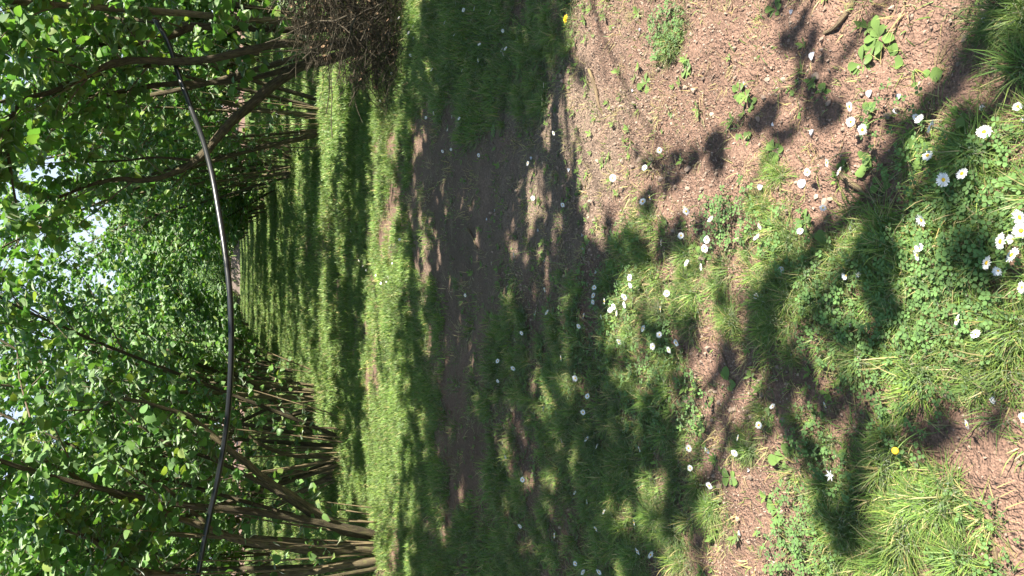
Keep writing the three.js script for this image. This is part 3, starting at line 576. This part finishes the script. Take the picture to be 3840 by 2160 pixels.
stick('thin straight stick beside a grass tuft on the trodden path', [1600, 720, 2.0127], [[315, 275], [345, 340], [392, 422]], 0.008);
stick('dark short stick in the bottom corner beside a brown leaf', [2700, 1440, 2.012], [[2040, 1140], [2090, 1180], [2135, 1215], [2160, 1290], [2185, 1345]], 0.005);
stick('reddish twig poking up in the sunlit grass', [2700, 720, 2.012], [[45, 1150], [60, 1230], [75, 1290]], 0.003);

// ---------------------------------------------------------------- broad-leaved rosettes (plantain, daisy leaves)
{
  const bladeLeaf = (seed, w) => {
    const r = rng(seed), pos = [], idx = [], P = [[0, .06], [.2, .09], [.4, .3], [.6, .5], [.78, .46], .92, 1].map((e, i) => Array.isArray(e) ? e : i === 5 ? [.92, .26] : [1, .02]), rise = 0.3 + 0.25 * r();
    P.forEach(([u, ww], i) => { const y = rise * u - 0.45 * u * u * rise * 1.6 + 0.01, q = ww * w; pos.push(-q, y + q * 0.22, u, 0, y, u, q, y + q * 0.22, u); if (i < P.length - 1) { const k = i * 3; idx.push(k, k + 3, k + 1, k + 1, k + 3, k + 4, k + 1, k + 4, k + 2, k + 2, k + 4, k + 5); } });
    return geo(pos, idx);
  };
  const kinds = [[0.6, .62], [0.75, .5], [0.5, .8]].map(([w], k) => [1, 2, 3].map(s => bladeLeaf(s + k * 5, w)));
  const r = rng(91);
  const rosette = (px, py, size, n, label) => {
    const p = spot(px, py), root = thing('broadleaf_weed', label, 'weed', 'broad-leaved weeds rooted in the soil');
    root.position.set(p.x, hgt(p.x, p.z) - 0.002, p.z);
    const kind = kinds[Math.floor(r() * 3)];
    for (let i = 0; i < n; i++) { const m = part(root, 'leaf', kind[i % 3], M.weed); m.rotation.set((r() - 0.55) * 0.5, i * 2.4 + r() * 0.7, (r() - 0.5) * 0.5, 'YXZ'); m.scale.setScalar(size * 0.78 * (0.6 + 0.55 * r())); }
  };
  for (const [px, py, s, n, label] of [
    [1742, 172, .05, 8, 'pale broad-leaved weed on the sunny soil beside a clover patch'], [2205, 95, .055, 9, 'dark leafy weed in shade below the curved stick'], [2190, 130, .05, 8, 'dark leafy weed in the middle of the shaded weed cluster'], [2165, 160, .055, 10, 'dark leafy weed at the lower end of the shaded weed cluster'], [2225, 150, .045, 7, 'small weed on the outer side of the shaded weed cluster'],
    [1940, 22, .045, 5, 'small weed on bare soil close to the right edge'], [1860, 228, .04, 8, 'pale rosette carrying a lone daisy on reddish soil'], [1885, 265, .045, 8, 'dark rosette just below the lone daisy plant'], [1885, 355, .045, 9, 'sunlit pale rosette on soil beside a shadow'], [1985, 215, .035, 6, 'small sunlit weed beside a thin shadow of a branch'], [2060, 235, .04, 6, 'small pale weed above two fallen petals'],
    [2000, 282, .035, 6, 'small toothed weed in the shadow band'], [2175, 290, .042, 10, 'daisy rosette with three open daisies on bare soil'], [2115, 430, .04, 9, 'daisy rosette next to the brown stick'], [2160, 410, .045, 6, 'pale oval-leaved weed beside the brown stick'], [2215, 460, .045, 6, 'mottled weed right of the brown stick'], [2310, 385, .05, 7, 'bright weed below the largest daisies'], [2440, 390, .055, 8, 'lush weed with broad leaves next to the brightest daisy'], [2380, 470, .045, 7, 'weed with a yellow-centred daisy over it'],
    [1965, 380, .04, 7, 'shaded weed with lance leaves near the scattered petals'], [2040, 560, .045, 8, 'cluster of oval leaves in sun beside bare soil'], [2095, 620, .05, 8, 'sunlit oval-leaved weed above a grass tussock'], [1790, 645, .04, 8, 'shaded rosette under two small daisies'], [1676, 735, .06, 5, 'plantain with two big pale leaves catching sun'], [1722, 770, .045, 5, 'small plantain beside a daisy in sunlit soil'], [1478, 618, .05, 5, 'pale weed alone in the shaded soil'], [1556, 618, .055, 7, 'dark oval weed in the shaded middle ground'],
    [1608, 600, .04, 7, 'shaded small weed right of the dark oval weed'], [2000, 840, .04, 6, 'sunlit weed at the edge of a soil patch'], [1840, 960, .05, 7, 'dark lance-leaved weed in the shadowed grass'], [2068, 1048, .05, 6, 'plantain with four flat oval leaves beside a daisy'], [1985, 1150, .055, 6, 'dark pointed weed on the shaded soil'], [1945, 1050, .04, 6, 'pointed weed over a small dark stick'], [1958, 1285, .05, 6, 'upright pale weed on the sunlit bare soil'], [1850, 1200, .04, 7, 'small pale weed beside the shaded soil patch'],
    [2330, 752, .06, 6, 'broad weed leaf lying over the clover'], [2520, 650, .045, 6, 'sunlit weed at the near edge between daisies'], [1702, 1085, .05, 7, 'round-leaved weed in the deep grass shadow'], [1770, 1080, .045, 6, 'weed beside the deep grass shadow'], [1530, 980, .05, 6, 'broad weed among shaded tufts'], [1350, 1190, .05, 6, 'dark weed flat in the shaded grass on the left'], [2270, 1050, .05, 6, 'dark weed with a fallen petal on it'], [2480, 1330, .05, 5, 'single broad leaf weed among bright grass'],
    [1330, 240, .05, 7, 'weed in the shaded grass below the dandelion'], [1240, 330, .06, 6, 'weed at the edge of the trodden soil'], [1400, 700, .05, 6, 'weed in shade at the centre of the path'], [1640, 210, .045, 5, 'tiny weed on the shaded soil near a petal'], [1690, 300, .04, 5, 'tiny weed on the sunlit path edge'], [2400, 300, .045, 6, 'weed under long grass near the right corner'], [2310, 200, .045, 5, 'narrow-leaved weed in the shade on the right'],
  ]) rosette(px, py, s, n, label);
}

// ---------------------------------------------------------------- daisies
{
  const petals = (seed, n, up) => {
    const r = rng(seed), pos = [], idx = [];
    for (let i = 0; i < n; i++) {
      const a = (i + 0.4 * (r() - 0.5)) / n * 6.283, c = Math.cos(a), s = Math.sin(a), k = pos.length / 3, L = 0.0112 * (0.88 + 0.2 * r()), w = 0.0013, lift = up + (r() - 0.5) * 0.25 + (i % 2) * 0.08, tw = (r() - 0.5) * 0.6;
      const put = (u, v) => pos.push(c * u - s * v, lift * u - 3 * lift * u * u * 8 + tw * v, s * u + c * v);
      put(0.0025, -w * 0.5); put(0.0025, w * 0.5); put(L * 0.7, -w); put(L * 0.7, w); put(L, -w * 0.45); put(L, w * 0.45);
      idx.push(k, k + 2, k + 1, k + 1, k + 2, k + 3, k + 2, k + 4, k + 3, k + 3, k + 4, k + 5);
    }
    return geo(pos, idx);
  };
  const disc = new THREE.SphereGeometry(0.0036, 9, 5, 0, 6.283, 0, 1.5); disc.scale(1, 0.62, 1);
  const open = [petals(1, 26, 0.06), petals(2, 30, 0.0), petals(3, 24, 0.22)], half = petals(4, 22, 0.9);
  const r = rng(19);
  const stalks = [0.03, 0.045, 0.06, 0.075].map((h, i) => { const b = 0.012 + 0.008 * i; return { h, b, g: tube([V(0, -0.01, 0), V(b * 0.15, h * 0.35, 0), V(b * 0.5, h * 0.75, 0), V(b, h, 0)], [0.001, 0.0009, 0.0008, 0.0009], 5, 0, 1, h / 4) }; });
  function daisy(sx, sy, label, group, big = 1, closed = false) {
    const far = sx < 2100, k = Math.floor(r() * (far ? 4 : 3)), st = stalks[k], s = (0.82 + 0.32 * r()) * big, p = onGround(sx, sy, st.h * s + 0.004);
    const a = r() * 6.283, root = thing('daisy', label, 'daisy', group), x = p.x - Math.cos(a) * st.b * s, z = p.z + Math.sin(a) * st.b * s;
    root.position.set(x, hgt(x, z), z); root.rotation.y = a; root.scale.setScalar(s);
    part(root, 'stalk', st.g, M.stalk);
    const t1 = (r() - 0.5) * 0.7 + (far ? 0.25 : 0.1), t2 = -0.15 - 0.5 * r();
    for (const [name, g, m] of [['petals', closed ? half : open[Math.floor(r() * 3)], M.petal], ['yellow_centre', disc, M.disc]]) { const q = part(root, name, g, m); q.position.set(st.b, st.h, 0); q.rotation.set(t1, 0, t2); }
  }
  const Z = (ox, oy, k, list, label, group, big, shut) => list.forEach(([a, b], i) => daisy(ox + a / k, oy + b / k, label, group, big, shut));
  Z(2700, 0, 2.012, [[165, 632]], 'lone daisy at the far end of the bare reddish soil', 'foreground daisies');
  Z(2700, 0, 2.012, [[978, 803], [975, 918], [1040, 975]], 'one of three daisies from the rosette on bare soil', 'three daisies of one rosette');
  Z(2700, 0, 2.012, [[1498, 900]], 'daisy tilted beside the two largest daisies', 'foreground daisies', 0.95);
  Z(2700, 0, 2.012, [[1590, 958]], 'large open daisy over shaded soil, yellow centre showing', 'foreground daisies', 1.2);
  Z(2700, 0, 2.012, [[1978, 993]], 'largest bright daisy over broad weed leaves at the right', 'foreground daisies', 1.2);
  Z(2700, 0, 2.012, [[1550, 1172]], 'white daisy low over bare soil below the two largest', 'foreground daisies', 1.05);
  Z(2700, 0, 2.012, [[1698, 1357]], 'very bright daisy beside a drooping yellow-centred one', 'foreground daisies', 1.1);
  Z(2700, 0, 2.012, [[1828, 1310]], 'drooping daisy with a large yellow centre', 'foreground daisies', 0.95);
  Z(2700, 0, 2.012, [[2212, 800], [2235, 890]], 'small daisy in weed leaves at the near right edge', 'pair of daisies at the right edge', 0.8);
  Z(2700, 0, 2.012, [[672, 1300], [790, 1225]], 'small daisy beside the bluish scrap and shaded grass', 'daisies by the bluish scrap', 0.85);
  Z(2700, 0, 2.012, [[885, 1293]], 'daisy at the tip of the brown stick', 'foreground daisies');
  Z(2700, 0, 2.012, [[1445, 875]], 'closed whitish daisy bud beside the largest daisies', 'foreground daisies', 0.6, true);
  Z(2700, 720, 2.012, [[357, 258], [312, 345]], 'one of two small daisies in deep shade over leaves', 'two daisies in shade', 0.85);
  Z(2700, 720, 2.012, [[640, 295], [770, 118], [322, 785]], 'daisy at the far fringe of the sunlit clover', 'daisies at the clover fringe', 0.85);
  Z(2700, 720, 2.012, [[978, 632], [1080, 632], [1030, 995], [520, 578]], 'half closed daisy sunk in the sunlit grass', 'half closed daisies in the clover', 0.7, true);
  Z(2700, 720, 2.012, [[1515, 212]], 'round white daisy beside a dark soil gap', 'foreground daisies');
  Z(2700, 720, 2.012, [[1505, 477]], 'open daisy in the middle of the clover', 'foreground daisies', 1.05);
  Z(2700, 720, 2.012, [[2265, 190], [2268, 290], [2112, 372], [2190, 475], [2010, 535], [2275, 720]], 'big open daisy in the cluster at the near edge', 'daisy cluster at the near edge', 1.15);
  Z(2700, 720, 2.012, [[1525, 430], [2112, 592], [2220, 355]], 'small half open daisy amid larger daisies', 'small daisies amid larger ones', 0.7, true);
  Z(2700, 720, 2.012, [[1780, 965]], 'large white daisy alone in sunlit grass and clover', 'foreground daisies', 1.15);
  Z(2700, 720, 2.012, [[1905, 1075]], 'tattered daisy with a yellow centre below a large one', 'foreground daisies', 0.9);
  Z(2700, 1440, 2.012, [[800, 160]], 'open daisy above a flat plantain', 'foreground daisies', 0.9);
  Z(2700, 1440, 2.012, [[428, 168], [157, 405], [137, 517], [300, 310]], 'daisy at the edge of the shaded soil hollow on the left', 'daisies by the soil hollow', 0.85);
  Z(2700, 1440, 2.012, [[1895, 305], [2280, 255]], 'ragged daisy over dark soil at the near left', 'ragged daisies at the near left', 0.95);
  Z(1600, 0, 2.0127, [[230, 30], [275, 75], [340, 65], [450, 90], [152, 173], [215, 268], [362, 330], [540, 228], [528, 372], [556, 362], [540, 403], [348, 450], [592, 447], [248, 530], [48, 528], [178, 882], [165, 980], [65, 855], [10, 890], [245, 895], [193, 1128], [125, 1142], [365, 1170]], 'small daisy in the shaded grass on the right side', 'daisies in the shaded grass on the right');
  Z(1600, 0, 2.0127, [[885, 645], [742, 1230], [960, 1005]], 'daisy beside the smooth trodden earth', 'daisies beside the trodden earth');
  Z(1600, 0, 2.0127, [[1650, 1265], [1770, 1135], [1437, 1345]], 'daisy where the bare soil turns sunny', 'daisies at the sunny soil edge');
  Z(1600, 720, 2.0127, [[515, 540], [655, 475], [900, 515], [905, 737], [262, 780], [770, 45], [1010, 97]], 'single daisy on the shaded bare path', 'daisies on the shaded path');
  Z(1600, 720, 2.0127, [[838, 913], [920, 910], [735, 1065], [665, 1115], [550, 1275], [543, 1427], [655, 1330]], 'daisy in the dim grass left of the path', 'daisies in dim grass left of the path');
  Z(1600, 720, 2.0127, [[1275, 830], [1372, 825], [1443, 865], [1420, 890], [1450, 915], [1533, 852], [1540, 790], [1270, 780], [1275, 720], [1335, 945], [1170, 1012], [1200, 935]], 'daisy of the cluster beside the crooked stick', 'daisy cluster beside the crooked stick');
  Z(1600, 720, 2.0127, [[1575, 705], [1583, 645], [1658, 72], [1720, 42], [1825, 383], [2008, 148], [2190, 207], [1960, 330]], 'small daisy scattered over the mottled soil', 'daisies on mottled soil', 0.9);
  Z(1600, 720, 2.0127, [[2160, 362], [2138, 427], [2008, 537]], 'daisy in dark clover near the wavy stick', 'daisies in dark clover', 0.9);
  Z(1600, 720, 2.0127, [[2113, 567]], 'open blue-white daisy in shade above the wavy stick', 'foreground daisies');
  Z(1600, 720, 2.0127, [[1838, 765], [1780, 885]], 'daisy beside the pale plantain leaves', 'daisies by the plantain');
  Z(1600, 720, 2.0127, [[1645, 1028], [1768, 1078], [1730, 1165], [1925, 1137], [1870, 1190]], 'daisy in the clover clump beside bare soil', 'daisies of the clover clump');
  Z(1600, 720, 2.0127, [[1050, 1255], [1142, 1405], [1465, 1130]], 'daisy in the tall shaded grass at centre left', 'daisies in tall shaded grass');
  Z(1600, 1440, 2.0127, [[900, 188], [1192, 213], [1218, 92], [1030, 425], [1200, 415], [582, 440], [590, 550], [730, 722], [685, 1075], [945, 1147]], 'small daisy in the dark grass on the left side', 'daisies in dark grass on the left');
  Z(1600, 1440, 2.0127, [[1268, 473], [1080, 825], [1203, 888], [1320, 968], [1258, 1097]], 'white daisy along the sunlit grass strip', 'daisies along the sunlit strip');
  Z(1600, 1440, 2.0127, [[1630, 487], [1980, 485], [2150, 500], [1985, 635], [1670, 1293], [1552, 1270], [2150, 765], [1535, 1050]], 'daisy among the shaded weeds on the near left', 'daisies among shaded weeds');
  Z(1600, 1440, 2.0127, [[1262, 1425], [1130, 1430], [1085, 1360]], 'daisy close to the left border of the view', 'daisies at the left border');
  Z(700, 0, 2.013, [[1540, 152], [1578, 137], [1605, 138], [1735, 290], [1705, 418], [1443, 760], [1458, 825], [1520, 552], [1720, 200], [1690, 250]], 'far daisy in grass beside the twig heap', 'daisies by the twig heap');
  Z(800, 600, 2.013, [[1355, 645], [1385, 625], [1340, 720], [1345, 780], [1305, 885], [1320, 890], [1300, 920], [1400, 600], [1370, 660], [1080, 760], [1110, 800], [1130, 830], [1050, 520], [1030, 540], [1215, 870], [1260, 930]], 'far daisy in the grass across the path', 'daisies far along the path');

  // one dandelion and one six-pointed white star flower
  {
    const p = onGround(1600 + 1083 / 2.0127, 148 / 2.0127, 0.05), d = thing('dandelion', 'single yellow dandelion in the shaded grass', 'dandelion'), rr = rng(3), pos = [], idx = [];
    d.position.set(p.x, hgt(p.x, p.z), p.z);
    part(d, 'stalk', tube([V(0.004, -0.01, 0), V(0, 0.03, 0), V(0, 0.05, 0)], [0.0016, 0.0015, 0.0015], 5, 0, 1, 0.02), M.stalk);
    for (let i = 0; i < 90; i++) { const a = rr() * 6.283, c = Math.cos(a), s = Math.sin(a), up = 0.15 + 1.3 * rr(), L = 0.019 * (0.8 + 0.3 * rr()) * (1 - up * 0.2), k = pos.length / 3; for (const [u, v] of [[0, -1], [0, 1], [1, -1.3], [1, 1.3]]) pos.push(c * u * L * Math.cos(up) - s * v * 0.001, 0.05 + Math.sin(up) * u * L * 0.6, s * u * L * Math.cos(up) + c * v * 0.001); idx.push(k, k + 2, k + 1, k + 1, k + 2, k + 3); }
    part(d, 'yellow_head', geo(pos, idx), M.dandelion);
  }
  {
    const p = onGround(2700 + 825 / 2.012, 1440 + 690 / 2.012, 0.05), d = thing('star_flower', 'white six-pointed star-shaped flower over shaded soil', 'flower');
    d.position.set(p.x, hgt(p.x, p.z), p.z); d.scale.setScalar(0.62);
    part(d, 'stalk', tube([V(0.03, -0.01, 0.01), V(0.012, 0.03, 0), V(0, 0.05, 0)], [0.0014, 0.0013, 0.0012], 5, 0, 1, 0.02), M.stalk);
    for (let i = 0; i < 6; i++) { const g = geo([-0.0015, 0.0, 0.001, 0.0015, 0, 0.001, -0.0042, 0.001, 0.012, 0, 0.0, 0.012, 0.0042, 0.001, 0.012, 0, 0.003, 0.024], [0, 2, 3, 0, 3, 1, 1, 3, 4, 2, 5, 3, 3, 5, 4]); const q = part(d, 'petal', g, M.petal); q.position.y = 0.05; q.rotation.set(0, i * 1.047 + 0.2, 0); q.rotation.order = 'YXZ'; q.rotation.x = -0.15; }
    const c = part(d, 'yellow_centre', disc.clone(), M.disc); c.position.y = 0.05; c.scale.setScalar(0.7);
  }
  {
    const p = onGround(2700 + 1400 / 2.012, 1440 + 497 / 2.012, 0.06), d = thing('yellow_bud', 'closing yellow flower head nodding over long grass', 'flower');
    d.position.set(p.x, hgt(p.x, p.z), p.z);
    part(d, 'stalk', tube([V(0.05, -0.01, 0.02), V(0.02, 0.05, 0.01), V(0, 0.06, 0)], [0.0014, 0.0012, 0.0012], 5, 0, 1, 0.02), M.stalk);
    const g = new THREE.SphereGeometry(0.0075, 8, 6); g.scale(1, 0.8, 1); const c = part(d, 'yellow_head', g, M.disc); c.position.y = 0.062;
  }
}

// ---------------------------------------------------------------- fallen petals and scraps
{
  const r = rng(29), shape = (seed) => { const q = rng(seed), pos = [], idx = [], P = [[0, .12], [.25, .36], [.55, .46], [.82, .34], [1, .06]], cup = 0.4 + 0.5 * q(); P.forEach(([u, w], i) => { const y = 0.12 + cup * 0.3 * (u - 0.5) ** 2; pos.push(-w, y + cup * w, u - 0.5, 0, y, u - 0.5, w, y + cup * w, u - 0.5); if (i < 4) { const k = i * 3; idx.push(k, k + 3, k + 1, k + 1, k + 3, k + 4, k + 1, k + 4, k + 2, k + 2, k + 4, k + 5); } }); return geo(pos, idx); };
  const shapes = [1, 2, 3].map(shape);
  const put = (ox, oy, k, list, label, group, size = 0.022) => list.forEach(([a, b]) => {
    const p = onGround(ox + a / k, oy + b / k, 0.004), m = part(scene, numbered('fallen_petal'), shapes[Math.floor(r() * 3)], M.fallen);
    m.position.set(p.x, hgt(p.x, p.z), p.z); m.rotation.set((r() - 0.5) * 0.5, r() * 6.283, (r() - 0.5) * 0.6); m.scale.setScalar(size * 0.62 * (0.8 + 0.5 * r()));
    m.userData = { label, category: 'petal', group };
  });
  put(2700, 0, 2.012, [[560, 597], [410, 935], [718, 1005], [380, 1412], [490, 80]], 'small bluish white petal on sunny reddish soil', 'petals on the reddish soil');
  put(2700, 0, 2.012, [[685, 420]], 'large grey translucent petal in the branch shadow', 'petals on the reddish soil', 0.034);
  put(2700, 0, 2.012, [[1125, 705], [1290, 830], [1310, 722]], 'bluish petal beside the rosette with three daisies', 'petals by the rosette');
  put(2700, 0, 2.012, [[1940, 805], [1920, 130], [2280, 50]], 'pale crumpled petal near the right corner', 'petals near the right corner');
  put(2700, 0, 2.012, [[645, 1385]], 'bluish translucent scrap in the grass shadow', 'bluish scraps', 0.038);
  put(2700, 720, 2.012, [[1005, 270], [1058, 388], [1015, 1205], [955, 1058], [1955, 990], [1580, 1200]], 'white petal lodged in the sunlit grass', 'petals in sunlit grass', 0.018);
  put(2700, 1440, 2.012, [[1240, 243], [2085, 122], [150, 1125], [230, 650]], 'white petal on dark weeds at the near left', 'petals on dark weeds', 0.02);
  put(2700, 1440, 2.012, [[1270, 1430], [1875, 1425]], 'white petal at the very left border', 'petals at the left border', 0.026);
  put(1600, 0, 2.0127, [[1635, 230], [1605, 690], [1085, 340], [1060, 1280], [750, 1190]], 'pale petal on the shaded soil right of the path', 'petals on shaded soil', 0.022);
  put(1600, 720, 2.0127, [[510, 140], [450, 205], [1195, 425], [1300, 605], [1610, 620], [1170, 320], [835, 285]], 'white petal on the shaded trodden path', 'petals on the trodden path', 0.02);
}

// things of one kind that share a description are told apart by their order along the view
{
  const ord = ['', 'second ', 'third ', 'fourth ', 'fifth ', 'sixth ', 'seventh ', 'eighth ', 'ninth ', 'tenth ', 'eleventh ', 'twelfth ', 'thirteenth ', 'fourteenth ', 'fifteenth ', 'sixteenth ', 'seventeenth ', 'eighteenth ', 'nineteenth ', 'twentieth ', 'twenty-first ', 'twenty-second ', 'twenty-third ', 'twenty-fourth '];
  const by = new Map();
  for (const o of scene.children) if (o.userData.label && o.userData.category) { const k = o.userData.label; by.has(k) ? by.get(k).push(o) : by.set(k, [o]); }
  for (const [k, list] of by) if (list.length > 1) list.sort((a, b) => b.position.distanceTo(EYE) - a.position.distanceTo(EYE)).forEach((o, i) => { o.userData.label = i === list.length - 1 ? `${k}, the nearest of them` : `${k}, ${ord[i]}farthest of them`; });
}
scene.traverse(o => { if (o.isMesh) { o.castShadow = true; o.receiveShadow = true; } });
{ let n = 0, t = 0, leaf = 0; scene.traverse(o => { if (o.isInstancedMesh) leaf += o.count; else if (o.isMesh && o.geometry.index) { n++; t += o.geometry.index.count / 3; } }); console.log('meshes', n, 'triangles', t, 'copies', leaf); }
renderer.render(scene, camera);
